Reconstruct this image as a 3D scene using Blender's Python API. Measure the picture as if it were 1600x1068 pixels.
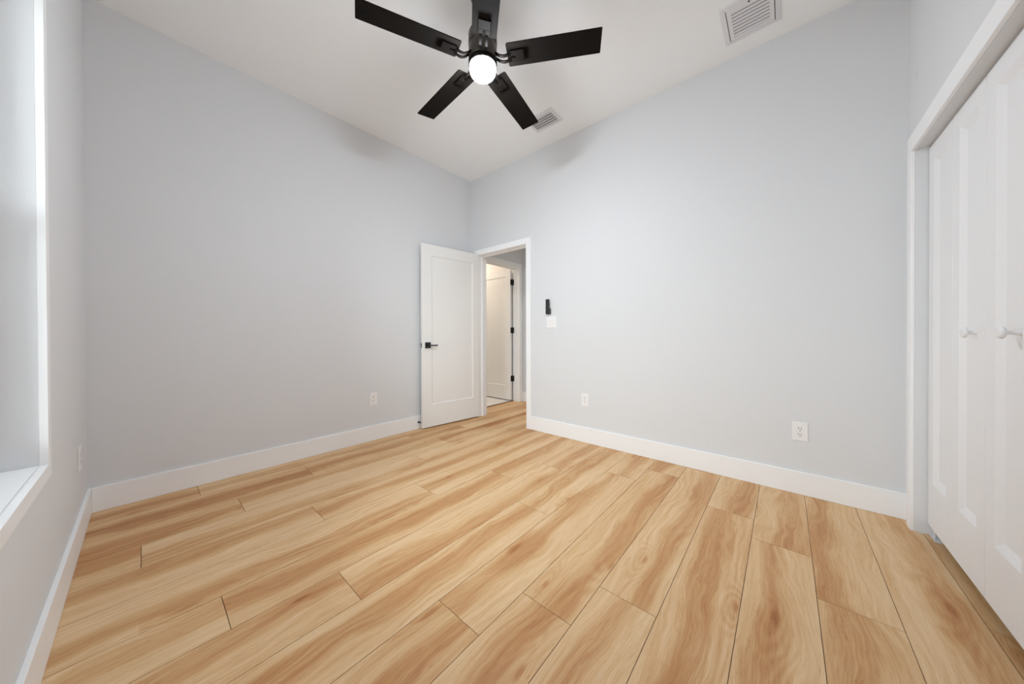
import bpy, bmesh, math, random
from mathutils import Vector, Matrix

random.seed(7)
S = bpy.context.scene
for o in list(bpy.data.objects):
    bpy.data.objects.remove(o)

# ------------------------------------------------------------------ camera, light, exposure
F_PX, YAW, PITCH, ROLL, CY = 494.7566, 0.71113, -0.0057, -0.0035, 525.55
CAM_H = 1.03
Fw = Vector((math.cos(YAW), math.sin(YAW), 0)); Rt = Vector((math.sin(YAW), -math.cos(YAW), 0)); Up = Vector((0, 0, 1))
F2 = Fw * math.cos(PITCH) + Up * math.sin(PITCH)
U2 = Up * math.cos(PITCH) - Fw * math.sin(PITCH)
R3 = Rt * math.cos(ROLL) + U2 * math.sin(ROLL)
U3 = U2 * math.cos(ROLL) - Rt * math.sin(ROLL)
cam_data = bpy.data.cameras.new('camera')
cam = bpy.data.objects.new('camera', cam_data)
S.collection.objects.link(cam)
M = Matrix.Identity(4)
for i in range(3):
    M[i][0], M[i][1], M[i][2] = R3[i], U3[i], -F2[i]
M[0][3], M[1][3], M[2][3] = 0, 0, CAM_H
cam.matrix_world = M
cam_data.sensor_width = 36.0
cam_data.lens = F_PX / 1600 * 36.0
cam_data.shift_y = -(534.0 - CY) / 1600.0
cam_data.clip_start = 0.02
S.camera = cam

world = bpy.data.worlds.new('overcast_daylight')
S.world = world
world.use_nodes = True
bg = world.node_tree.nodes['Background']
# overcast sky above the horizon, added ground glow below it to lift the ceiling
SKY, GROUND_GLOW, LAMP, LAMP_COL = 16.4, 4.4, 370.0, (0.93, 0.985, 1.06, 1)
HALL, BATH = 5.0, 15.0
_t = world.node_tree
_tc = _t.nodes.new('ShaderNodeTexCoord'); _sp = _t.nodes.new('ShaderNodeSeparateXYZ'); _mr = _t.nodes.new('ShaderNodeMapRange'); _mx = _t.nodes.new('ShaderNodeMix')
_mx.data_type = 'RGBA'
_t.links.new(_tc.outputs['Generated'], _sp.inputs[0]); _t.links.new(_sp.outputs[2], _mr.inputs[0])
_mr.inputs[1].default_value = -0.45; _mr.inputs[2].default_value = 0.30
_t.links.new(_mr.outputs[0], _mx.inputs[0])
_mx.inputs[6].default_value = (0.97 * GROUND_GLOW, 0.98 * GROUND_GLOW, 1.0 * GROUND_GLOW, 1)
_mx.inputs[7].default_value = (0.91 * SKY, 0.965 * SKY, 1.0 * SKY, 1)
_t.links.new(_mx.outputs[2], bg.inputs['Color'])
bg.inputs['Strength'].default_value = 1.0


def area_light(name, loc, rot, sx, sy, power, color, portal=False):
    d = bpy.data.lights.new(name, 'AREA')
    d.shape = 'RECTANGLE'; d.size = sx; d.size_y = sy; d.energy = power; d.color = color
    if portal:
        d.cycles.is_portal = True
    o = bpy.data.objects.new(name, d)
    o.location = loc; o.rotation_euler = rot
    S.collection.objects.link(o)
    return o


S.view_settings.view_transform = 'Standard'
S.view_settings.look = 'None'
S.view_settings.gamma = 1.0
S.view_settings.use_curve_mapping = False
S.view_settings.exposure = 0.0
S.cycles.use_light_tree = False
S.cycles.max_bounces = 16
S.cycles.diffuse_bounces = 12
S.cycles.transparent_max_bounces = 12

# room measures (metres; camera stands over the origin)
XB, YA, XL, YR, H = 2.751, 3.068, -0.222, -0.5115, 2.9945
WT = 0.115                        # wall thickness
WIN_Y0, WIN_Y1, WIN_Z0, WIN_Z1 = 0.88, 1.80, 0.617, 2.20
DOOR_Y0, DOOR_Y1, DOOR_Z = 2.157, 2.912, 2.022     # bedroom doorway, clear opening between jambs
CL_X0, CL_X1, CL_Z = 1.385, 2.613, 1.978             # closet opening
HX = 3.85                          # far hall wall
HY = 3.10                          # hall wall with the bathroom doorway
BX0, BX1 = 2.985, 3.755            # bathroom doorway

# the daylight that comes in through the window and the bathroom lamp, plus an added hall fill light
area_light('window_portal', (XL - WT - 0.02, (WIN_Y0 + WIN_Y1) / 2, (WIN_Z0 + WIN_Z1) / 2), (0, -math.pi / 2, 0), WIN_Z1 - WIN_Z0 + .1, WIN_Y1 - WIN_Y0 + .1, 0, (1, 1, 1), portal=True)
area_light('hall_fill_light', (3.35, 1.6, 2.58), (0, 0, 0), 0.4, 0.4, HALL, (1.0, 0.95, 0.88))
area_light('bathroom_lamp_light', (3.2, 4.1, 2.55), (0, 0, 0), 0.35, 0.35, BATH, (1.0, 0.86, 0.72))


# ------------------------------------------------------------------ helpers
def lin(r, g, b):
    def c(v):
        v /= 255.0
        return v / 12.92 if v <= 0.04045 else ((v + 0.055) / 1.055) ** 2.4
    return (c(r), c(g), c(b), 1.0)


def new_bm():
    return bmesh.new()


def add_box(bm, x0, x1, y0, y1, z0, z1, mat=0):
    v = [bm.verts.new(p) for p in ((x0, y0, z0), (x1, y0, z0), (x1, y1, z0), (x0, y1, z0), (x0, y0, z1), (x1, y0, z1), (x1, y1, z1), (x0, y1, z1))]
    for q in ((0, 3, 2, 1), (4, 5, 6, 7), (0, 1, 5, 4), (1, 2, 6, 5), (2, 3, 7, 6), (3, 0, 4, 7)):
        f = bm.faces.new([v[i] for i in q]); f.material_index = mat
    return v


def add_lathe(bm, profile, seg=48, cx=0, cy=0, cap0=True, cap1=True, axis='z', smooth=True):
    """profile: list of (r, t) along the axis."""
    rings = []
    for r, t in profile:
        ring = []
        for k in range(seg):
            a = 2 * math.pi * k / seg
            if axis == 'z':
                p = (cx + r * math.cos(a), cy + r * math.sin(a), t)
            elif axis == 'y':
                p = (cx + r * math.cos(a), t, cy + r * math.sin(a))
            else:
                p = (t, cx + r * math.cos(a), cy + r * math.sin(a))
            ring.append(bm.verts.new(p))
        rings.append(ring)
    for a, b in zip(rings, rings[1:]):
        for k in range(seg):
            f = bm.faces.new((a[k], a[(k + 1) % seg], b[(k + 1) % seg], b[k]))
            f.smooth = smooth
    if cap0:
        bm.faces.new(list(reversed(rings[0])))
    if cap1:
        bm.faces.new(rings[-1])


def add_sweep(bm, path, w, h, side=Vector((0, 1, 0))):
    """rectangular bar swept along a path in a vertical plane; side = width direction"""
    rings = []
    for i, p in enumerate(path):
        t = (path[min(i + 1, len(path) - 1)] - path[max(i - 1, 0)]).normalized()
        n = t.cross(side).normalized()
        rings.append([bm.verts.new(p + side * (sx * w / 2) + n * (sy * h / 2)) for sx, sy in ((-1, -1), (1, -1), (1, 1), (-1, 1))])
    for a, b in zip(rings, rings[1:]):
        for k in range(4):
            bm.faces.new((a[k], a[(k + 1) % 4], b[(k + 1) % 4], b[k]))
    bm.faces.new(list(reversed(rings[0]))); bm.faces.new(rings[-1])


def obj(name, bm, mats, parent=None, bevel=0.0, seg=2, loc=None, rot=None):
    bmesh.ops.recalc_face_normals(bm, faces=bm.faces)
    me = bpy.data.meshes.new(name)
    bm.to_mesh(me); bm.free()
    for m in (mats if isinstance(mats, (list, tuple)) else [mats]):
        me.materials.append(m)
    o = bpy.data.objects.new(name, me)
    S.collection.objects.link(o)
    if parent:
        o.parent = parent
    if loc:
        o.location = loc
    if rot:
        o.rotation_euler = rot
    if bevel:
        b = o.modifiers.new('bevel', 'BEVEL'); b.width = bevel; b.segments = seg; b.limit_method = 'ANGLE'; b.angle_limit = math.radians(40)
        b.harden_normals = False
    return o


def box_obj(name, x0, x1, y0, y1, z0, z1, mat, parent=None, bevel=0.0):
    bm = new_bm(); add_box(bm, x0, x1, y0, y1, z0, z1)
    return obj(name, bm, mat, parent, bevel)


def tag(o, label, cat, group=None):
    o['label'] = label; o['category'] = cat
    if group:
        o['group'] = group
    return o


def thing(name, label, cat, loc=(0, 0, 0), rot=(0, 0, 0), group=None):
    o = bpy.data.objects.new(name, None)
    S.collection.objects.link(o)
    o.location = loc; o.rotation_euler = rot; o.empty_display_size = 0.1
    return tag(o, label, cat, group)


def struct(o, label=None, cat=None):
    o['kind'] = 'structure'
    if label:
        o['label'] = label; o['category'] = cat
    return o


# ------------------------------------------------------------------ materials
class NT:
    """small node-building helper"""
    def __init__(self, name):
        self.m = bpy.data.materials.new(name); self.m.use_nodes = True
        self.t = self.m.node_tree; self.b = self.t.nodes['Principled BSDF']

    def n(self, typ, **kw):
        x = self.t.nodes.new(typ)
        for k, v in kw.items():
            setattr(x, k, v)
        return x

    def put(self, sock, v):
        if v is None:
            return
        if hasattr(v, 'is_linked') or isinstance(v, bpy.types.NodeSocket):
            self.t.links.new(v, sock)
        else:
            sock.default_value = v

    def math(self, op, a, b=None, c=None, clamp=False):
        x = self.n('ShaderNodeMath', operation=op); x.use_clamp = clamp
        self.put(x.inputs[0], a); self.put(x.inputs[1], b); self.put(x.inputs[2], c)
        return x.outputs[0]

    def mix(self, fac, a, b, blend='MIX'):
        x = self.n('ShaderNodeMix', data_type='RGBA', blend_type=blend)
        self.put(x.inputs[0], fac); self.put(x.inputs[6], a); self.put(x.inputs[7], b)
        return x.outputs[2]

    def xyz(self, a, b, c=0.0):
        x = self.n('ShaderNodeCombineXYZ')
        self.put(x.inputs[0], a); self.put(x.inputs[1], b); self.put(x.inputs[2], c)
        return x.outputs[0]

    def noise(self, vec, scale=1.0, detail=2.0, rough=0.5):
        x = self.n('ShaderNodeTexNoise')
        self.put(x.inputs['Vector'], vec); x.inputs['Scale'].default_value = scale
        x.inputs['Detail'].default_value = detail; x.inputs['Roughness'].default_value = rough
        return x.outputs['Fac']

    def smooth(self, v, lo, hi, a=0.0, b=1.0):
        x = self.n('ShaderNodeMapRange', interpolation_type='SMOOTHSTEP')
        self.put(x.inputs[0], v)
        x.inputs[1].default_value = lo; x.inputs[2].default_value = hi; x.inputs[3].default_value = a; x.inputs[4].default_value = b
        return x.outputs[0]

    def coord(self):
        return self.n('ShaderNodeTexCoord').outputs['Object']

    def bump(self, height, strength, dist=0.001):
        x = self.n('ShaderNodeBump')
        x.inputs['Strength'].default_value = strength; x.inputs['Distance'].default_value = dist
        self.put(x.inputs['Height'], height)
        self.t.links.new(x.outputs[0], self.b.inputs['Normal'])


def paint(name, col, rough=0.6, tex=0.0, scale=150, spec=0.3):
    k = NT(name)
    co = k.coord()
    if tex:
        n1 = k.noise(co, scale, 3, 0.55)
        k.bump(n1, tex, 0.002)
    n2 = k.noise(co, 3.0, 2)
    c2 = tuple(min(1, c * 0.985) for c in col[:3]) + (1,)
    k.put(k.b.inputs['Base Color'], k.mix(n2, col, c2))
    k.b.inputs['Roughness'].default_value = rough
    k.b.inputs['Specular IOR Level'].default_value = spec
    return k.m


def plain(name, col, rough=0.4, metal=0.0, spec=0.5, grain=0.0):
    k = NT(name)
    n = k.noise(k.coord(), 60, 3)
    c2 = tuple(c * (1 - 0.12 - grain) for c in col[:3]) + (1,)
    k.put(k.b.inputs['Base Color'], k.mix(n, col, c2))
    k.b.inputs['Roughness'].default_value = rough
    k.b.inputs['Metallic'].default_value = metal
    k.b.inputs['Specular IOR Level'].default_value = spec
    return k.m


WALL_COL = (0.705, 0.720, 0.737, 1)
M_WALL = paint('wall_paint_grey', WALL_COL, 0.75, 0.15, 190, 0.25)
k = NT('wall_paint_grey_scuffed')
_co = k.coord()
k.bump(k.noise(_co, 190, 3, 0.55), 0.15, 0.002)
_d = k.n('ShaderNodeVectorMath', operation='DISTANCE'); k.put(_d.inputs[0], _co); _d.inputs[1].default_value = (2.600, -0.5115, 2.358)
_w = k.math('ADD', _d.outputs['Value'], k.math('MULTIPLY', k.math('SUBTRACT', k.noise(_co, 35, 3), 0.5), 0.05))
k.put(k.b.inputs['Base Color'], k.mix(k.smooth(_w, 0.005, 0.035, 0.12, 0.0), WALL_COL, (0.30, 0.29, 0.26, 1)))
k.b.inputs['Roughness'].default_value = 0.75; k.b.inputs['Specular IOR Level'].default_value = 0.25
M_WALLS = k.m
M_CEIL = paint('ceiling_paint_white', (0.91, 0.93, 0.94, 1), 0.9, 0.35, 90, 0.15)
M_TRIM = paint('trim_paint_white', (0.88, 0.89, 0.90, 1), 0.38, 0.0, 100, 0.4)
M_DOOR = paint('door_paint_white', (0.82, 0.82, 0.805, 1), 0.42, 0.05, 60, 0.4)
M_CLOSET = paint('closet_door_paint_white', (0.80, 0.81, 0.825, 1), 0.55, 0.04, 60, 0.2)
M_VINYL = paint('window_vinyl_white', (0.86, 0.86, 0.86, 1), 0.35)
M_PLATE = paint('white_plastic', (0.84, 0.84, 0.84, 1), 0.3, 0, 100, 0.5)
M_VENT = paint('vent_enamel_white', (0.76, 0.76, 0.785, 1), 0.4)
M_BLACK = plain('black_metal', (0.012, 0.012, 0.013, 1), 0.4, 0.0, 0.5)
M_BLACKP = plain('black_plastic', (0.014, 0.014, 0.016, 1), 0.35)
M_GREYP = plain('dark_grey_rubber', (0.05, 0.05, 0.055, 1), 0.5)
M_DARK = plain('duct_shade_dark', (0.05, 0.05, 0.05, 1), 0.9)
M_DUCT = plain('duct_sheet_metal', (0.45, 0.45, 0.46, 1), 0.6)
M_SLOT = plain('socket_slot_dark', (0.03, 0.03, 0.03, 1), 0.7)
M_FANB = plain('fan_blade_espresso', (0.0125, 0.0105, 0.0088, 1), 0.85, 0.0, 0.06, 0.2)
M_FANM = plain('fan_bronze_dimmed', (0.0065, 0.0050, 0.0040, 1), 0.75, 0.0, 0.06)  # bronze darkened in colour to offset the globe's strong light on nearby parts
M_HOUS = plain('fan_housing_bronze', (0.060, 0.053, 0.047, 1), 0.38, 0.5, 0.5)
M_STEEL = plain('galvanised_steel', (0.62, 0.63, 0.64, 1), 0.35, 0.7)
M_TILE = paint('bathroom_tile_white', (0.80, 0.79, 0.77, 1), 0.3)
M_GAP = plain('floor_joint_brown', lin(95, 58, 30), 0.8)

k = NT('fan_lamp_glass')
k.b.inputs['Base Color'].default_value = (0.9, 0.85, 0.78, 1)
k.b.inputs['Roughness'].default_value = 0.3
k.b.inputs['Emission Color'].default_value = LAMP_COL
# the diffuser sends most of its light down, less out of its sides
_gn = k.n('ShaderNodeNewGeometry'); _gs = k.n('ShaderNodeSeparateXYZ'); k.put(_gs.inputs[0], _gn.outputs['Normal'])
_dn = k.math('MAXIMUM', k.math('MULTIPLY', _gs.outputs[2], -1.0), 0.0)
k.put(k.b.inputs['Emission Strength'], k.math('MULTIPLY', k.math('MULTIPLY_ADD', _dn, 0.85, 0.30), LAMP))
M_GLOBE = k.m

k = NT('window_glass')
tr = k.n('ShaderNodeBsdfTransparent'); gl = k.n('ShaderNodeBsdfGlossy'); mx = k.n('ShaderNodeMixShader')
tr.inputs[0].default_value = (0.97, 0.985, 0.98, 1); gl.inputs['Roughness'].default_value = 0.02
fr = k.n('ShaderNodeFresnel'); fr.inputs[0].default_value = 1.45
k.t.links.new(fr.outputs[0], mx.inputs[0]); k.t.links.new(tr.outputs[0], mx.inputs[1]); k.t.links.new(gl.outputs[0], mx.inputs[2])
k.t.links.new(mx.outputs[0], k.t.nodes['Material Output'].inputs['Surface'])
M_GLASS = k.m


def wood():
    k = NT('oak_laminate_planks')
    uv = k.n('ShaderNodeUVMap', uv_map='plank'); rn = k.n('ShaderNodeUVMap', uv_map='tone')
    s1 = k.n('ShaderNodeSeparateXYZ'); k.put(s1.inputs[0], uv.outputs[0]); u, v = s1.outputs[0], s1.outputs[1]
    s2 = k.n('ShaderNodeSeparateXYZ'); k.put(s2.inputs[0], rn.outputs[0]); r1, r2 = s2.outputs[0], s2.outputs[1]
    mt = k.math
    z = mt('MULTIPLY', r1, 73.0)
    z2 = mt('MULTIPLY', r2, 41.0)
    # knots
    vo = k.n('ShaderNodeTexVoronoi', voronoi_dimensions='2D')
    k.put(vo.inputs['Vector'], k.xyz(mt('ADD', mt('MULTIPLY', u, 1.55), z), mt('ADD', mt('MULTIPLY', v, 5.2), z2)))
    vo.inputs['Scale'].default_value = 1.0; vo.inputs['Randomness'].default_value = 0.85
    dk = vo.outputs['Distance']
    sc = k.n('ShaderNodeSeparateColor'); k.put(sc.inputs[0], vo.outputs['Color'])
    gate = k.smooth(sc.outputs[0], 0.42, 0.50)
    size = k.math('MULTIPLY_ADD', sc.outputs[1], 0.8, 0.6)
    dks = mt('DIVIDE', dk, size)
    halo = mt('MULTIPLY', gate, k.smooth(dks, 0.42, 0.0))
    # slow wander of the grain
    w1 = mt('SUBTRACT', k.noise(k.xyz(mt('MULTIPLY', u, 1.5), mt('MULTIPLY', v, 3.5), z), 1.0, 3, 0.5), 0.5)
    w2 = mt('SUBTRACT', k.noise(k.xyz(mt('MULTIPLY', u, 4.0), mt('MULTIPLY', v, 12.0), z2), 1.0, 2, 0.5), 0.5)
    vw = mt('ADD', v, mt('ADD', mt('MULTIPLY', w1, 0.16), mt('MULTIPLY', w2, 0.02)))
    # dark heartwood stripe
    c = mt('MULTIPLY', mt('SUBTRACT', r2, 0.5), 0.14)
    dist = mt('ABSOLUTE', mt('SUBTRACT', vw, c))
    wid = mt('MULTIPLY_ADD', k.noise(k.xyz(mt('MULTIPLY', u, 2.2), z, 0.0), 1.0, 1), 0.10, 0.0)
    core = k.smooth(mt('SUBTRACT', dist, wid), -0.035, 0.030, 1.0, 0.0)
    streak = k.smooth(k.noise(k.xyz(mt('MULTIPLY', u, 1.3), mt('MULTIPLY', vw, 30.0), z2), 1.0, 3, 0.55), 0.36, 0.66)
    # growth rings flowing round the knots
    ph = mt('ADD', mt('MULTIPLY', vw, 26.0), mt('ADD', mt('MULTIPLY', halo, 3.4), mt('MULTIPLY', w1, 4.0)))
    ring = mt('MULTIPLY_ADD', mt('SINE', mt('MULTIPLY', ph, 6.2832)), 0.5, 0.5)
    ringm = mt('MULTIPLY', ring, k.smooth(k.noise(k.xyz(mt('MULTIPLY', u, 1.1), mt('MULTIPLY', v, 5.0), z), 1.3, 2), 0.38, 0.62))
    # fibre and pores
    fib = k.noise(k.xyz(mt('MULTIPLY', u, 9.0), mt('MULTIPLY', vw, 260.0), z), 1.0, 3, 0.6)
    fib2 = k.noise(k.xyz(mt('MULTIPLY', u, 3.0), mt('MULTIPLY', vw, 75.0), z2), 1.0, 3, 0.6)
    pore = k.smooth(k.noise(k.xyz(mt('MULTIPLY', u, 26.0), mt('MULTIPLY', vw, 420.0), z), 1.0, 1, 0.5), 0.62, 0.76)
    # tone 0 pale .. 1 dark
    t = mt('MULTIPLY_ADD', core, mt('MULTIPLY_ADD', r1, 0.10, 0.24), mt('MULTIPLY_ADD', r1, 0.20, 0.09))
    t = mt('MULTIPLY_ADD', mt('SUBTRACT', streak, 0.4), 0.11, t)
    t = mt('MULTIPLY_ADD', mt('SUBTRACT', ringm, 0.3), 0.12, t)
    t = mt('MULTIPLY_ADD', mt('SUBTRACT', fib2, 0.5), 0.30, t)
    t = mt('MULTIPLY_ADD', mt('SUBTRACT', fib, 0.5), 0.46, t)
    t = mt('MULTIPLY_ADD', halo, 0.12, t)
    t = mt('MULTIPLY_ADD', mt('MULTIPLY', gate, k.smooth(dks, 0.085, 0.015)), 0.26, t)
    t = mt('MULTIPLY_ADD', pore, 0.20, t)
    cr = k.n('ShaderNodeValToRGB')
    k.put(cr.inputs[0], t)
    e = cr.color_ramp.elements
    e[0].position = 0.0; e[0].color = lin(224, 195, 155)
    e[1].position = 1.0; e[1].color = lin(128, 76, 38)
    for pos, col in ((0.25, lin(209, 171, 125)), (0.5, lin(190, 142, 93)), (0.75, lin(168, 112, 64))):
        x = e.new(pos); x.color = col
    k.put(k.b.inputs['Base Color'], cr.outputs[0])
    k.put(k.b.inputs['Roughness'], mt('MULTIPLY_ADD', fib, 0.10, 0.42))
    k.b.inputs['Specular IOR Level'].default_value = 0.35
    k.bump(mt('SUBTRACT', fib, mt('MULTIPLY', pore, 0.6)), 0.10, 0.0008)
    return k.m


M_WOOD = wood()

# ------------------------------------------------------------------ floor: staggered planks
EDGES = [-1.42, -1.20, -0.98, -0.76, -0.54, -0.317, -0.096, 0.127, 0.353, 0.573, 0.793, 1.017, 1.250, 1.472, 1.69, 1.943, 2.165, 2.395, 2.625, 2.855, 3.075, 3.295]
JOINT = [0.4, 1.2, 0.8, 1.91, 1.45, 1.705, 2.0, 2.2, 1.209, 0.98, 0.741, 1.497, 0.545, 0.192, 1.22, 0.651, 1.503, 0.38, 0.811, 0.23, 1.0]
TONES = {3: 0.95, 6: 0.25, 7: 0.45, 9: 0.55, 12: 0.35}       # planks whose tone is set by eye
PLEN, GAP = 1.52, 0.0011
bm = new_bm()
uvp = bm.loops.layers.uv.new('plank'); uvt = bm.loops.layers.uv.new('tone')
FX0, FX1 = XL - 0.05, HX + 0.05
prng = random.Random(21)
for row in range(len(EDGES) - 1):
    y0, y1 = EDGES[row] + GAP, EDGES[row + 1] - GAP
    if row == len(EDGES) - 2:
        y1 = 3.222
    yc = (EDGES[row] + EDGES[row + 1]) / 2
    x = JOINT[row]
    while x > FX0:
        x -= PLEN
    while x < FX1:
        a, b = max(x, FX0) + GAP, min(x + PLEN, FX1) - GAP
        r1, r2, ou = prng.random(), prng.random(), prng.random() * 40
        sgn = prng.choice((-1, 1))
        r1 = TONES.get(row, r1)
        if b - a > 0.01:
            v = [bm.verts.new(p) for p in ((a, y0, 0), (b, y0, 0), (b, y1, 0), (a, y1, 0), (a, y0, -0.003), (b, y0, -0.003), (b, y1, -0.003), (a, y1, -0.003))]
            for q in ((0, 1, 2, 3), (0, 4, 5, 1), (1, 5, 6, 2), (2, 6, 7, 3), (3, 7, 4, 0)):
                f = bm.faces.new([v[i] for i in q])
                for lp in f.loops:
                    co = lp.vert.co
                    lp[uvp].uv = ((co.x - x) * sgn + ou, co.y - yc)
                    lp[uvt].uv = (r1, r2)
        x += PLEN
add_box(bm, FX0, FX1, EDGES[0], 3.222, -0.06, -0.0028, mat=1)
struct(obj('floor', bm, [M_WOOD, M_GAP]), 'light oak plank floor running towards the open door', 'floor')
struct(box_obj('floor_bathroom', 2.2, BX1 + 0.1, 3.224, 5.3, -0.06, 0.004, M_TILE), 'white floor of the room beyond the far doorway', 'floor')
struct(box_obj('trim_threshold', BX0, BX1, 3.214, 3.228, -0.002, 0.006, M_GAP), 'thin dark threshold strip in the far doorway', 'threshold')

# ------------------------------------------------------------------ walls, ceiling
bm = new_bm()
add_box(bm, XL - WT, HX + WT, YR - 0.9, YA + 0.15, H, H + 0.1)
struct(obj('ceiling', bm, M_CEIL), 'white textured ceiling above the fan', 'ceiling')
struct(box_obj('wall_back', XL - WT, XB, YA, YA + WT, -0.06, H, M_WALL), 'pale grey wall behind the open door', 'wall')

bm = new_bm()                                     # wall with the bedroom doorway
jz = DOOR_Z + 0.018
add_box(bm, XB, XB + WT, YR - 0.9, DOOR_Y0 - 0.018, -0.06, H)
add_box(bm, XB, XB + WT, DOOR_Y1 + 0.018, YA + WT, -0.06, H)
add_box(bm, XB, XB + WT, DOOR_Y0 - 0.018, DOOR_Y1 + 0.018, jz, H)
struct(obj('wall_right', bm, M_WALL), 'long pale grey wall right of the open doorway', 'wall')

bm = new_bm()                                     # window wall
add_box(bm, XL - WT, XL, YR - WT, WIN_Y0, -0.06, H)
add_box(bm, XL - WT, XL, WIN_Y1, YA, -0.06, H)
add_box(bm, XL - WT, XL, WIN_Y0, WIN_Y1, -0.06, WIN_Z0)
add_box(bm, XL - WT, XL, WIN_Y0, WIN_Y1, WIN_Z1, H)
struct(obj('wall_left', bm, M_WALL), 'shaded grey wall with the window', 'wall')

bm = new_bm()                                     # closet wall
add_box(bm, XL, CL_X0, YR - WT, YR, -0.06, H)
add_box(bm, CL_X1, XB, YR - WT, YR, -0.06, H)
add_box(bm, CL_X0, CL_X1, YR - WT, YR, CL_Z, H)
struct(obj('wall_front', bm, M_WALLS), 'grey wall around the closet opening', 'wall')
bm = new_bm()                                     # inside of the closet
add_box(bm, CL_X0 - 0.4, CL_X0 - 0.3, YR - 0.85, YR - WT, -0.06, H)
add_box(bm, CL_X0 - 0.4, XB, YR - 0.9, YR - 0.8, -0.06, H)
struct(obj('wall_closet', bm, M_WALL), 'closet back wall behind the folding doors', 'wall')

# hall and the room beyond
struct(box_obj('wall_hall_end', HX, HX + 0.1, 0.6, HY, -0.06, H, M_WALL), 'narrow strip of grey hall wall beyond the doorway', 'wall')
struct(box_obj('wall_hall_near', XB + WT, HX + 0.1, 0.5, 0.6, -0.06, H, M_WALL), 'hall wall out of sight behind the bedroom wall', 'wall')
bm = new_bm()
hz = 2.042
add_box(bm, XB + WT, BX0 - 0.018, HY, HY + WT, -0.06, H)
add_box(bm, BX1 + 0.018, HX + 0.1, HY, HY + WT, -0.06, H)
add_box(bm, BX0 - 0.018, BX1 + 0.018, HY, HY + WT, hz + 0.018, H)
struct(obj('wall_hall', bm, M_WALL), 'grey hall wall above the far doorway', 'wall')
struct(box_obj('ceiling_hall', XB + WT, HX, 0.6, HY, 2.62, 2.66, M_CEIL), 'white hall ceiling beyond the doorway', 'ceiling')
bm = new_bm()
add_box(bm, BX1 + 0.026, BX1 + 0.126, HY + WT, 5.3, -0.06, 2.66)
add_box(bm, 2.1, 2.2, HY + WT, 5.3, -0.06, 2.66)
add_box(bm, 2.2, BX1 + 0.026, 5.2, 5.3, -0.06, 2.66)
add_box(bm, 2.2, XB + WT, HY + WT, HY + WT + 0.02, -0.06, 2.66)
M_BATH = paint('bathroom_paint', (0.74, 0.72, 0.69, 1), 0.6)
struct(obj('wall_bathroom', bm, M_BATH), 'pale wall of the lit room beyond the far doorway', 'wall')
struct(box_obj('ceiling_bathroom', 2.2, BX1 + 0.026, HY + WT, 5.2, 2.60, 2.66, M_CEIL), 'ceiling of the lit room beyond the far doorway', 'ceiling')

# ------------------------------------------------------------------ baseboards
BH, BT = 0.144, 0.015
def baseboard(name, x0, x1, y0, y1, label):
    struct(box_obj(name, x0, x1, y0, y1, 0.0005, BH, M_TRIM, bevel=0.002), label, 'baseboard')
CAS_W, CAS_T = 0.064, 0.017
baseboard('baseboard_back', XL + BT, XB, YA - BT, YA, 'white baseboard along the wall behind the open door')
baseboard('baseboard_right', XB - BT, XB, YR, DOOR_Y0 - CAS_W + 0.004, 'white baseboard under the long wall with two outlets')
baseboard('baseboard_left', XL, XL + BT, YR, YA, 'white baseboard under the window')
baseboard('baseboard_front', XL + BT, CL_X0 - CAS_W, YR, YR + BT, 'white baseboard left of the closet doors')
baseboard('baseboard_hall', HX - BT, HX, 0.6, HY, 'short white baseboard seen in the hall beyond the doorway')

# ------------------------------------------------------------------ door casings and jambs
def frame_u(bm, axis, a0, a1, zt, d0, d1, w):
    """upside-down U of boards: legs outside a0..a1, head above zt, from d0 to d1 in depth"""
    for p0, p1, z0, z1 in ((a0 - w, a0, 0.0005, zt + w), (a1, a1 + w, 0.0005, zt + w), (a0, a1, zt, zt + w)):
        if axis == 'y':
            add_box(bm, d0, d1, p0, p1, z0, z1)
        else:
            add_box(bm, p0, p1, d0, d1, z0, z1)

bm = new_bm()                                     # bedroom doorway: jamb, stop, casing both sides
frame_u(bm, 'y', DOOR_Y0, DOOR_Y1, DOOR_Z, XB - 0.001, XB + WT + 0.001, 0.018)
for p0, p1, z1 in ((DOOR_Y0, DOOR_Y0 + 0.011, DOOR_Z), (DOOR_Y1 - 0.011, DOOR_Y1, DOOR_Z)):
    add_box(bm, XB + 0.042, XB + 0.075, p0, p1, 0.0005, z1)
add_box(bm, XB + 0.042, XB + 0.075, DOOR_Y0 + 0.011, DOOR_Y1 - 0.011, DOOR_Z - 0.011, DOOR_Z)
struct(obj('trim_1', bm, M_TRIM, bevel=0.0015), 'white jamb lining the bedroom doorway', 'door jamb')
bm = new_bm()
frame_u(bm, 'y', DOOR_Y0 - 0.005, DOOR_Y1 + 0.005, DOOR_Z + 0.005, XB - CAS_T, XB, CAS_W)
frame_u(bm, 'y', DOOR_Y0 - 0.005, DOOR_Y1 + 0.005, DOOR_Z + 0.005, XB + WT, XB + WT + CAS_T, CAS_W)
struct(obj('trim_2', bm, M_TRIM, bevel=0.002), 'white casing around the bedroom doorway', 'door casing')

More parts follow.
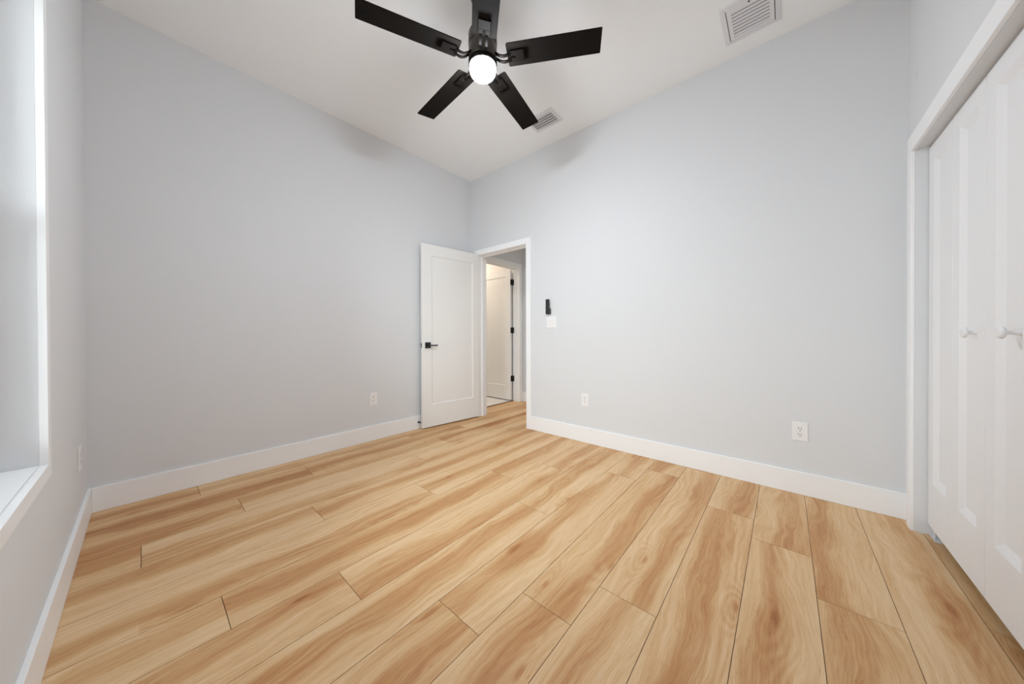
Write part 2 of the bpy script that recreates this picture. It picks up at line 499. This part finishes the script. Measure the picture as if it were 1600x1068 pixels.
bm = new_bm()                                     # far doorway
frame_u(bm, 'x', BX0, BX1, hz, HY - 0.001, HY + WT + 0.001, 0.018)
add_box(bm, BX0, BX0 + 0.011, HY + 0.045, HY + 0.078, 0.0005, hz)
add_box(bm, BX1 - 0.011, BX1, HY + 0.045, HY + 0.078, 0.0005, hz)
add_box(bm, BX0 + 0.011, BX1 - 0.011, HY + 0.045, HY + 0.078, hz - 0.011, hz)
struct(obj('trim_3', bm, M_TRIM, bevel=0.0015), 'white jamb of the far doorway across the hall', 'door jamb')
bm = new_bm()
frame_u(bm, 'x', BX0 - 0.005, BX1 + 0.005, hz + 0.005, HY - CAS_T, HY, 0.066)
struct(obj('trim_4', bm, M_TRIM, bevel=0.002), 'white casing of the far doorway across the hall', 'door casing')

bm = new_bm()                                     # closet casing
cw, ct = 0.062, 0.015
add_box(bm, CL_X1, CL_X1 + cw, YR, YR + ct, 0.0005, CL_Z + 0.084)
add_box(bm, CL_X0 - cw, CL_X0, YR, YR + ct, 0.0005, CL_Z + 0.084)
add_box(bm, CL_X0, CL_X1, YR, YR + ct, CL_Z, CL_Z + 0.084)
struct(obj('trim_5', bm, M_TRIM, bevel=0.002), 'white casing around the closet doors', 'door casing')

# ------------------------------------------------------------------ panel doors
def panel_leaf(bm, W, Ht, T, px0, px1, pz0, pz1, rec, slope, raised=0.0):
    """leaf in x 0..W, y 0..T, z 0..Ht with one recessed panel on both faces"""
    def rect(x0, x1, z0, z1, y):
        return [bm.verts.new(p) for p in ((x0, y, z0), (x1, y, z0), (x1, y, z1), (x0, y, z1))]
    outer = []
    for y, s in ((0.0, 1), (T, -1)):
        o = rect(0, W, 0, Ht, y)
        rings = [o, rect(px0, px1, pz0, pz1, y), rect(px0 + slope, px1 - slope, pz0 + slope, pz1 - slope, y + s * rec)]
        for a, b in zip(rings, rings[1:]):
            for i in range(4):
                bm.faces.new((a[i], a[(i + 1) % 4], b[(i + 1) % 4], b[i]))
        bm.faces.new(rings[-1])
        outer.append(o)
    a, b = outer
    for i in range(4):
        bm.faces.new((a[i], a[(i + 1) % 4], b[(i + 1) % 4], b[i]))

# open bedroom door, hinged on the left jamb and swung back along the wall
hinge = Vector((2.742, 2.903, 0)); free = Vector((1.971, 2.985, 0))
LW = (free - hinge).length
ang = math.atan2(hinge.y - free.y, hinge.x - free.x)      # local +x from free edge to hinge
d1 = thing('door_1', 'open white one-panel door with black lever, swung against the wall', 'door', (free.x, free.y, 0), (0, 0, ang))
struct(d1)
LH, LZ, LT = 2.022, 0.012, 0.035
bm = new_bm()
panel_leaf(bm, LW, LH, LT, 0.115, LW - 0.098, 0.245, 1.902, 0.007, 0.011)
obj('door_leaf', bm, M_DOOR, d1, bevel=0.0018, loc=(0, 0, LZ))
hz_ = 0.918
def lever_set(parent, side):
    """black square rose with a flat lever; side -1 = room side (y < 0), +1 = wall side"""
    y0 = 0.0 if side < 0 else LT
    s = side
    bm = new_bm()
    add_box(bm, 0.032, 0.098, min(y0, y0 + s * 0.008), max(y0, y0 + s * 0.008), hz_ - 0.033, hz_ + 0.033)
    ro = obj('rosette', bm, M_BLACK, parent, bevel=0.0015)
    if s > 0:
        return
    bm = new_bm()
    add_lathe(bm, [(0.011, -0.007), (0.011, -0.036)], 20, 0.065, hz_, axis='y')
    add_box(bm, 0.053, 0.168, -0.043, -0.033, hz_ - 0.009, hz_ + 0.005)
    obj('lever_handle', bm, M_BLACK, ro, bevel=0.0015)
lever_set(d1, -1)
lever_set(d1, 1)
bm = new_bm()
add_box(bm, -0.0012, 0.0005, 0.006, 0.029, hz_ - 0.030, hz_ + 0.030)
lp = obj('latch_plate', bm, M_STEEL, d1)
bm = new_bm()
add_box(bm, -0.008, 0.0, 0.010, 0.024, hz_ + 0.006, hz_ + 0.019)
add_box(bm, -0.005, 0.0, 0.012, 0.023, hz_ - 0.021, hz_ - 0.008)
lb = obj('latch_bolt', bm, M_BLACK, lp, bevel=0.001); lb['label'] = 'black latch bolt'
for zz in (0.25, 1.03, 1.83):
    bm = new_bm()
    add_lathe(bm, [(0.0055, zz - 0.045), (0.0055, zz + 0.045)], 16, LW + 0.003, LT + 0.005)
    add_box(bm, LW - 0.0005, LW + 0.0015, 0.006, LT + 0.001, zz - 0.044, zz + 0.044)
    obj('hinge', bm, M_BLACK, d1)

# door across the hall, standing open into the lit room
d2 = thing('door_2', 'white panel door with black hinges seen through the far doorway', 'door', (BX1 - 0.020, HY + WT + 0.006, 0), (0, 0, math.radians(90)))
struct(d2)
bm = new_bm()
panel_leaf(bm, 0.755, 2.018, LT, 0.098, 0.655, 0.215, 1.965 - 0.045, 0.008, 0.012)
obj('door_leaf', bm, M_DOOR, d2, bevel=0.0018, loc=(0, 0, 0.018))
for zz in (0.35, 1.10, 1.845):
    bm = new_bm()
    add_lathe(bm, [(0.007, zz - 0.045), (0.007, zz + 0.045)], 16, -0.006, -0.010)
    add_box(bm, -0.0025, 0.0015, -0.008, 0.032, zz - 0.044, zz + 0.044)
    add_box(bm, -0.030, -0.010, -0.0198, -0.0168, zz - 0.044, zz + 0.044)
    h = obj('hinge', bm, M_BLACK, d2, bevel=0.0008); h['label'] = 'black butt hinge'

# folding closet doors: two pairs of leaves
DY = -0.555
CW, CG, CT = 0.300, 0.0035, 0.030
CZ0, CZ1 = 0.058, CL_Z - 0.010
def closet_pair(name, x_right, label, knob_leaf, knob_x, outer_right):
    d = thing(name, label, 'closet door', (x_right, DY, 0))
    struct(d)
    for i in range(2):
        bm = new_bm()
        panel_leaf(bm, CW, CZ1 - CZ0, CT, 0.066, CW - 0.066, 0.285 - CZ0, 1.894 - CZ0, 0.013, 0.030)
        lf = obj('door_panel', bm, M_CLOSET, d, bevel=0.003, seg=3, rot=(0, 0, math.pi), loc=(-i * (CW + CG), 0, CZ0))
        if i == knob_leaf:
            bm = new_bm()                          # round knob: neck then mushroom head (local -y of the leaf is +y of the room)
            add_lathe(bm, [(0.0120, 0.0105), (0.0095, 0.004), (0.0065, -0.004), (0.0060, -0.014), (0.0080, -0.0195), (0.0175, -0.0215), (0.0200, -0.0240), (0.0202, -0.0285), (0.0185, -0.0320), (0.010, -0.0340), (0.003, -0.0345)], 28, x_right - i * (CW + CG) - knob_x, 1.032 - CZ0, axis='y')
            obj('knob', bm, M_CLOSET, lf)
    for i in range(1):                             # pivot bracket at the floor and the top pivot
        bm = new_bm()
        sx = -1 if outer_right else 1
        xo = (CL_X1 if outer_right else CL_X0) - x_right
        add_box(bm, min(xo, xo + sx * 0.075), max(xo, xo + sx * 0.075), -0.040, -0.006, 0.0005, 0.004)
        add_box(bm, min(xo, xo + sx * 0.003), max(xo, xo + sx * 0.003), -0.034, 0.012, 0.004, 0.034)
        add_lathe(bm, [(0.004, 0.003), (0.004, CZ0 + 0.002)], 12, xo + sx * 0.035, -0.016)
        b = obj('pivot_bracket', bm, M_VENT, d, bevel=0.0006); b['label'] = 'small metal floor pivot bracket'
    return d
closet_pair('door_3', 2.607, 'white folding closet door pair next to the corner', 1, 2.079, True)
closet_pair('door_4', 2.607 - 2 * (CW + CG), 'white folding closet door pair nearest the camera', 0, 1.801, False)
bm = new_bm()
add_box(bm, CL_X0 + 0.002, CL_X1 - 0.002, DY - 0.032, DY - 0.004, CL_Z - 0.004, CL_Z)
struct(obj('trim_6', bm, M_STEEL), 'thin closet door track under the opening head', 'door track')

# ------------------------------------------------------------------ window
w = thing('window_1', 'bright white-trimmed window at the left edge', 'window', (XL, (WIN_Y0 + WIN_Y1) / 2, WIN_Z0))
struct(w)
def wbox(bm, x0, x1, y0, y1, z0, z1):
    cy = (WIN_Y0 + WIN_Y1) / 2
    add_box(bm, x0 - XL, x1 - XL, y0 - cy, y1 - cy, z0 - WIN_Z0, z1 - WIN_Z0)
tw, tt = 0.045, 0.018
bm = new_bm()
wbox(bm, XL, XL + tt, WIN_Y1, WIN_Y1 + tw, WIN_Z0 - tw, WIN_Z1 + tw)
wbox(bm, XL, XL + tt, WIN_Y0 - tw, WIN_Y0, WIN_Z0 - tw, WIN_Z1 + tw)
wbox(bm, XL, XL + tt, WIN_Y0, WIN_Y1, WIN_Z1, WIN_Z1 + tw)
wbox(bm, XL, XL + tt, WIN_Y0, WIN_Y1, WIN_Z0 - tw, WIN_Z0 - 0.0005)
obj('window_casing', bm, M_TRIM, w, bevel=0.0015)
LX = XL - 0.068
bm = new_bm()                                     # painted lining of the reveal
wbox(bm, LX, XL - 0.0012, WIN_Y0 + 0.001, WIN_Y1 - 0.001, WIN_Z0 - 0.004, WIN_Z0 + 0.001)
obj('window_sill', bm, M_TRIM, w)
bm = new_bm()                                     # fixed outer frame
fw = 0.035
x0, x1 = XL - WT - 0.01, LX
for a in ((WIN_Y0, WIN_Y0 + fw, WIN_Z0, WIN_Z1), (WIN_Y1 - fw * 0.35, WIN_Y1, WIN_Z0, WIN_Z1), (WIN_Y0 + fw, WIN_Y1 - fw * 0.35, WIN_Z0, WIN_Z0 + fw), (WIN_Y0 + fw, WIN_Y1 - fw * 0.35, WIN_Z1 - fw, WIN_Z1)):
    wbox(bm, x0, x1, *a)
obj('window_frame', bm, M_VINYL, w, bevel=0.002)
ZM = 1.405
for nm, zz0, zz1, xa, xb in (('lower_sash', WIN_Z0 + fw, ZM + 0.02, LX - 0.030, LX - 0.006), ('upper_sash', ZM - 0.02, WIN_Z1 - fw, LX - 0.056, LX - 0.032)):
    bm = new_bm()
    ya, yb = WIN_Y0 + fw, WIN_Y1 - fw * 0.35
    sw = 0.038
    for a in ((ya, ya + sw, zz0, zz1), (yb - sw, yb, zz0, zz1), (ya + sw, yb - sw, zz0, zz0 + sw), (ya + sw, yb - sw, zz1 - sw, zz1)):
        wbox(bm, xa, xb, *a)
    s = obj(nm, bm, M_VINYL, w, bevel=0.002)
    bm = new_bm()
    wbox(bm, (xa + xb) / 2 - 0.002, (xa + xb) / 2 + 0.002, ya + sw - 0.004, yb - sw + 0.004, zz0 + sw - 0.004, zz1 - sw + 0.004)
    obj('glass_pane', bm, M_GLASS, s)

# ------------------------------------------------------------------ ceiling fan
FC = (1.2821, 1.3191)
FZ = 2.6137
fan = thing('ceiling_fan', 'dark five-blade ceiling fan with a glowing round light', 'ceiling fan', (FC[0], FC[1], FZ))
def fz(z):
    return z - FZ
bm = new_bm(); add_lathe(bm, [(0.068, fz(H)), (0.068, fz(H - 0.035)), (0.055, fz(H - 0.055)), (0.016, fz(H - 0.06))], 40)
obj('canopy', bm, M_HOUS, fan)
bm = new_bm(); add_lathe(bm, [(0.0135, fz(H - 0.055)), (0.0135, fz(2.755))], 20)
obj('downrod', bm, M_HOUS, fan)
bm = new_bm(); add_lathe(bm, [(0.022, fz(2.79)), (0.024, fz(2.775)), (0.060, fz(2.772)), (0.076, fz(2.764)), (0.0815, fz(2.750)), (0.082, fz(2.690)), (0.080, fz(2.686))], 56)
obj('motor_housing', bm, M_HOUS, fan)
bm = new_bm(); add_lathe(bm, [(0.079, fz(2.686)), (0.0805, fz(2.682)), (0.0805, fz(2.604)), (0.078, fz(2.600))], 56)
obj('rotor_band', bm, M_HOUS, fan)
lk = new_bm(); add_lathe(lk, [(0.076, fz(2.600)), (0.0815, fz(2.597)), (0.0815, fz(2.574)), (0.0775, fz(2.572))], 56)
lk = obj('light_kit', lk, M_FANM, fan)
bm = new_bm(); add_lathe(bm, [(0.074, fz(2.578)), (0.0755, fz(2.560)), (0.074, fz(2.545)), (0.068, fz(2.530)), (0.058, fz(2.519)), (0.043, fz(2.511)), (0.024, fz(2.5065)), (0.002, fz(2.505))], 56)
g = obj('light_globe', bm, M_GLOBE, lk); g['label'] = 'glowing frosted glass light'
R0, R1, BW, PH = 0.1435, 0.660, 0.132, math.radians(-8.45)
def blade_verts(bm, th=0.006):
    """flat board with rounded corners, pitched about its long axis"""
    rc = 0.011
    out = []
    for cx_, cy_, a0 in ((R1 - rc * .4, BW / 2 - rc * .4, 0), (R0 + rc, BW / 2 - rc, 90), (R0 + rc, -BW / 2 + rc, 180), (R1 - rc * .4, -BW / 2 + rc * .4, 270)):
        rr = rc if cx_ < 0.4 else rc * .4
        for j in range(5):
            a = math.radians(a0 + 90 * j / 4)
            out.append((cx_ + rr * math.cos(a), cy_ + rr * math.sin(a)))
    def P(x, v, dz):
        return (x, v * math.cos(PH) - dz * math.sin(PH), v * math.sin(PH) + dz * math.cos(PH))
    lo = [bm.verts.new(P(x, v, 0.0)) for x, v in out]
    hi = [bm.verts.new(P(x, v, th)) for x, v in out]
    n = len(out)
    bm.faces.new(list(reversed(lo))); bm.faces.new(hi)
    for i in range(n):
        bm.faces.new((lo[i], lo[(i + 1) % n], hi[(i + 1) % n], hi[i]))
def iron_bm():
    """two curved arms from the rotor, joined in a slotted plate screwed under the blade"""
    bm = new_bm()
    c, s = math.cos(PH), math.sin(PH)
    side = Vector((0, c, s))
    def Q(x, v, dz):
        return Vector((x, v * c - dz * s, v * s + dz * c))
    for v0 in (-0.0165, 0.0165):
        path = []
        for j in range(9):
            t = j / 8
            x = 0.078 + t * 0.092
            dz = 0.010 - 0.024 * math.sin(math.pi * min(1, t * 1.0)) * (1 - 0.25 * t) - 0.015 * t
            path.append(Q(x, v0, dz))
        path.append(Q(0.200, v0, -0.006))
        add_sweep(bm, path, 0.015, 0.008, side)
    def slab(x0, x1, v0, v1, z0, z1):
        vv = [bm.verts.new(Q(x, v, z)) for x, v, z in ((x0, v0, z0), (x1, v0, z0), (x1, v1, z0), (x0, v1, z0), (x0, v0, z1), (x1, v0, z1), (x1, v1, z1), (x0, v1, z1))]
        for q in ((0, 3, 2, 1), (4, 5, 6, 7), (0, 1, 5, 4), (1, 2, 6, 5), (2, 3, 7, 6), (3, 0, 4, 7)):
            bm.faces.new([vv[i] for i in q])
    slab(0.192, 0.240, -0.031, 0.031, -0.011, -0.0003)
    slab(0.160, 0.192, -0.031, -0.008, -0.011, -0.0003)
    slab(0.160, 0.192, 0.008, 0.031, -0.011, -0.0003)
    return bm
bl0 = None
AZ = math.radians(-59.252)
for i in range(5):
    if bl0 is None:
        bm = new_bm(); blade_verts(bm)
        bl0 = obj('blade', bm, M_FANB, fan, bevel=0.0012, rot=(0, 0, AZ))
        ir0 = obj('blade_iron', iron_bm(), M_FANM, bl0, bevel=0.001)
    else:
        b = bl0.copy(); S.collection.objects.link(b); b.parent = fan; b.rotation_euler = (0, 0, AZ + i * 2 * math.pi / 5)
        r = ir0.copy(); S.collection.objects.link(r); r.parent = b

# ------------------------------------------------------------------ ceiling vents
def vent(name, label, cat, x0, x1, y0, y1, fr, n, tilt, door):
    t = thing(name, label, cat, ((x0 + x1) / 2, (y0 + y1) / 2, H))
    hx, hy = (x1 - x0) / 2, (y1 - y0) / 2
    bm = new_bm()                                  # flange with sloped outer edge
    def ring(ex, ey, z):
        return [bm.verts.new(p) for p in ((-ex, -ey, z), (ex, -ey, z), (ex, ey, z), (-ex, ey, z))]
    rs = [ring(hx, hy, -0.0005), ring(hx - 0.003, hy - 0.003, -0.006), ring(hx - fr, hy - fr, -0.009), ring(hx - fr, hy - fr, -0.0005)]
    for a, b in zip(rs, rs[1:] + rs[:1]):
        for i in range(4):
            bm.faces.new((a[i], a[(i + 1) % 4], b[(i + 1) % 4], b[i]))
    obj('frame', bm, M_VENT, t)
    bm = new_bm(); add_box(bm, -hx + fr, hx - fr, -hy + fr, hy - fr, -0.0012, -0.0004)
    bk = obj('backing', bm, M_DARK if door else M_DUCT, t); bk['label'] = 'flat sheet coloured as the unlit duct'  # flat sheet closing the vent, its colour stands for shade in the duct
    ix, iy = hx - fr, hy - fr
    if door:                                       # hinged filter door inside the flange, a thin gap along both ends
        bm = new_bm()
        gx, gy, dw = ix - 0.001, iy - 0.004, 0.022
        for a in ((-gx, gx, gy - dw, gy), (-gx, gx, -gy, -gy + dw), (-gx, -gx + dw, -gy + dw, gy - dw), (gx - dw, gx, -gy + dw, gy - dw)):
            add_box(bm, a[0], a[1], a[2], a[3], -0.0085, -0.0015)
        obj('grille_door', bm, M_VENT, t, bevel=0.0008)
        bm = new_bm(); add_lathe(bm, [(0.005, -0.009), (0.005, -0.012)], 14, -gx + 0.010, 0.0)
        obj('latch', bm, M_GREYP, t)
        ix, iy = gx - dw, gy - dw
    pitch = 2 * ix / n
    for i in range(n):
        bm = new_bm()
        c = -ix + pitch * (i + 0.5)
        ca, sa = math.cos(tilt), math.sin(tilt)
        L = pitch * (0.89 if door else 0.80)
        pts = [(-L / 2, -0.0005), (L / 2, -0.0005), (L / 2, 0.0005), (-L / 2, 0.0005)]
        vv = [[bm.verts.new((c + a * ca - b * sa, y, -0.0055 + a * sa + b * ca)) for a, b in pts] for y in (-iy, iy)]
        for j in range(4):
            bm.faces.new((vv[0][j], vv[0][(j + 1) % 4], vv[1][(j + 1) % 4], vv[1][j]))
        bm.faces.new(list(reversed(vv[0]))); bm.faces.new(vv[1])
        obj('slat', bm, M_VENT, t)
    return t
vent('return_vent', 'square white return grille with many fine slats on the ceiling', 'ceiling vent', 2.294, 2.606, 0.018, 0.306, 0.027, 8, math.radians(5), True)
vent('supply_vent', 'smaller ceiling register with a few wide slats near a fan blade tip', 'ceiling vent', 2.304, 2.514, 1.530, 1.825, 0.032, 5, math.radians(20), False)

# ------------------------------------------------------------------ outlets, switch, remote, door stop
def outlet(label, loc, rotz):
    """faces local -y"""
    t = thing('wall_outlet', label, 'outlet', loc, (0, 0, rotz), 'white wall outlets')
    bm = new_bm(); add_box(bm, -0.038, 0.038, -0.0055, -0.0002, -0.061, 0.061)
    obj('cover_plate', bm, M_PLATE, t, bevel=0.0025)
    for zc in (0.0195, -0.0195):
        bm = new_bm()
        add_lathe(bm, [(0.0168, -0.0050), (0.0168, -0.0068), (0.016, -0.0072)], 28, 0, zc, axis='y')
        r = obj('receptacle', bm, M_PLATE, t)
        bm = new_bm()
        add_box(bm, -0.0085, -0.0058, -0.0075, -0.0068, zc - 0.001, zc + 0.0085)
        add_box(bm, 0.0058, 0.0085, -0.0075, -0.0068, zc + 0.0000, zc + 0.0085)
        add_lathe(bm, [(0.0030, -0.0068), (0.0030, -0.0075)], 12, 0, zc - 0.0085, axis='y')
        s = obj('slot', bm, M_SLOT, r); s['label'] = 'dark plug slots'
    bm = new_bm(); add_lathe(bm, [(0.003, -0.005), (0.003, -0.0066)], 12, 0, 0, axis='y')
    obj('screw', bm, M_STEEL, t)
    return t
RB = math.pi / 2 * -1
outlet('white outlet on the wall behind the open door, left of the door', (1.467, YA, 0.406), 0)
outlet('white outlet low on the long wall nearest the doorway', (XB, 1.447, 0.406), RB)
outlet('white outlet low on the long wall nearest the closet', (XB, -0.075, 0.402), RB)
outlet('white outlet on the shaded window wall, seen almost edge-on', (XL, 2.715, 0.411), math.pi / 2)

sw = thing('light_switch', 'white double switch plate beside the doorway under the black remote', 'light switch', (XB, 1.828, 1.158), (0, 0, RB))
bm = new_bm(); add_box(bm, -0.062, 0.062, -0.0055, -0.0002, -0.060, 0.060)
obj('cover_plate', bm, M_PLATE, sw, bevel=0.0025)
for xc in (-0.023, 0.023):
    bm = new_bm(); add_box(bm, xc - 0.0165, xc + 0.0165, -0.0085, -0.005, -0.0335, 0.0335)
    obj('rocker', bm, M_PLATE, sw, bevel=0.002)

ho = tag(box_obj('remote_holder', XB - 0.021, XB, 1.833, 1.889, 1.240, 1.302, M_BLACKP, bevel=0.006), 'black wall cradle holding the fan remote above the switch', 'remote holder')
rm = thing('fan_remote', 'slim black fan remote standing in its wall cradle', 'remote control', (XB - 0.022, 1.861, 1.246), (0, 0, RB))
bm = new_bm(); add_box(bm, -0.0215, 0.0215, -0.012, 0.0005, 0.0, 0.150)
obj('remote_body', bm, M_BLACKP, rm, bevel=0.0055, seg=3)
for j in range(5):
    for xx in ((-0.009, 0.009) if j % 2 == 0 else (0.0,)):
        bm = new_bm(); add_lathe(bm, [(0.005, -0.0115), (0.005, -0.0132)], 14, xx, 0.040 + j * 0.022, axis='y')
        obj('button', bm, M_GREYP, rm)

ds = thing('door_stop', 'small black door stop on the baseboard by the open door', 'door stop', (1.9625, YA - BT, 0.074))
bm = new_bm(); add_lathe(bm, [(0.011, -0.0002), (0.011, -0.004), (0.0045, -0.006), (0.0045, -0.024)], 20, 0, 0, axis='y')
obj('stem', bm, M_BLACK, ds)
bm = new_bm(); add_lathe(bm, [(0.0085, -0.022), (0.009, -0.031), (0.007, -0.034)], 20, 0, 0, axis='y')
obj('rubber_tip', bm, M_BLACKP, ds)
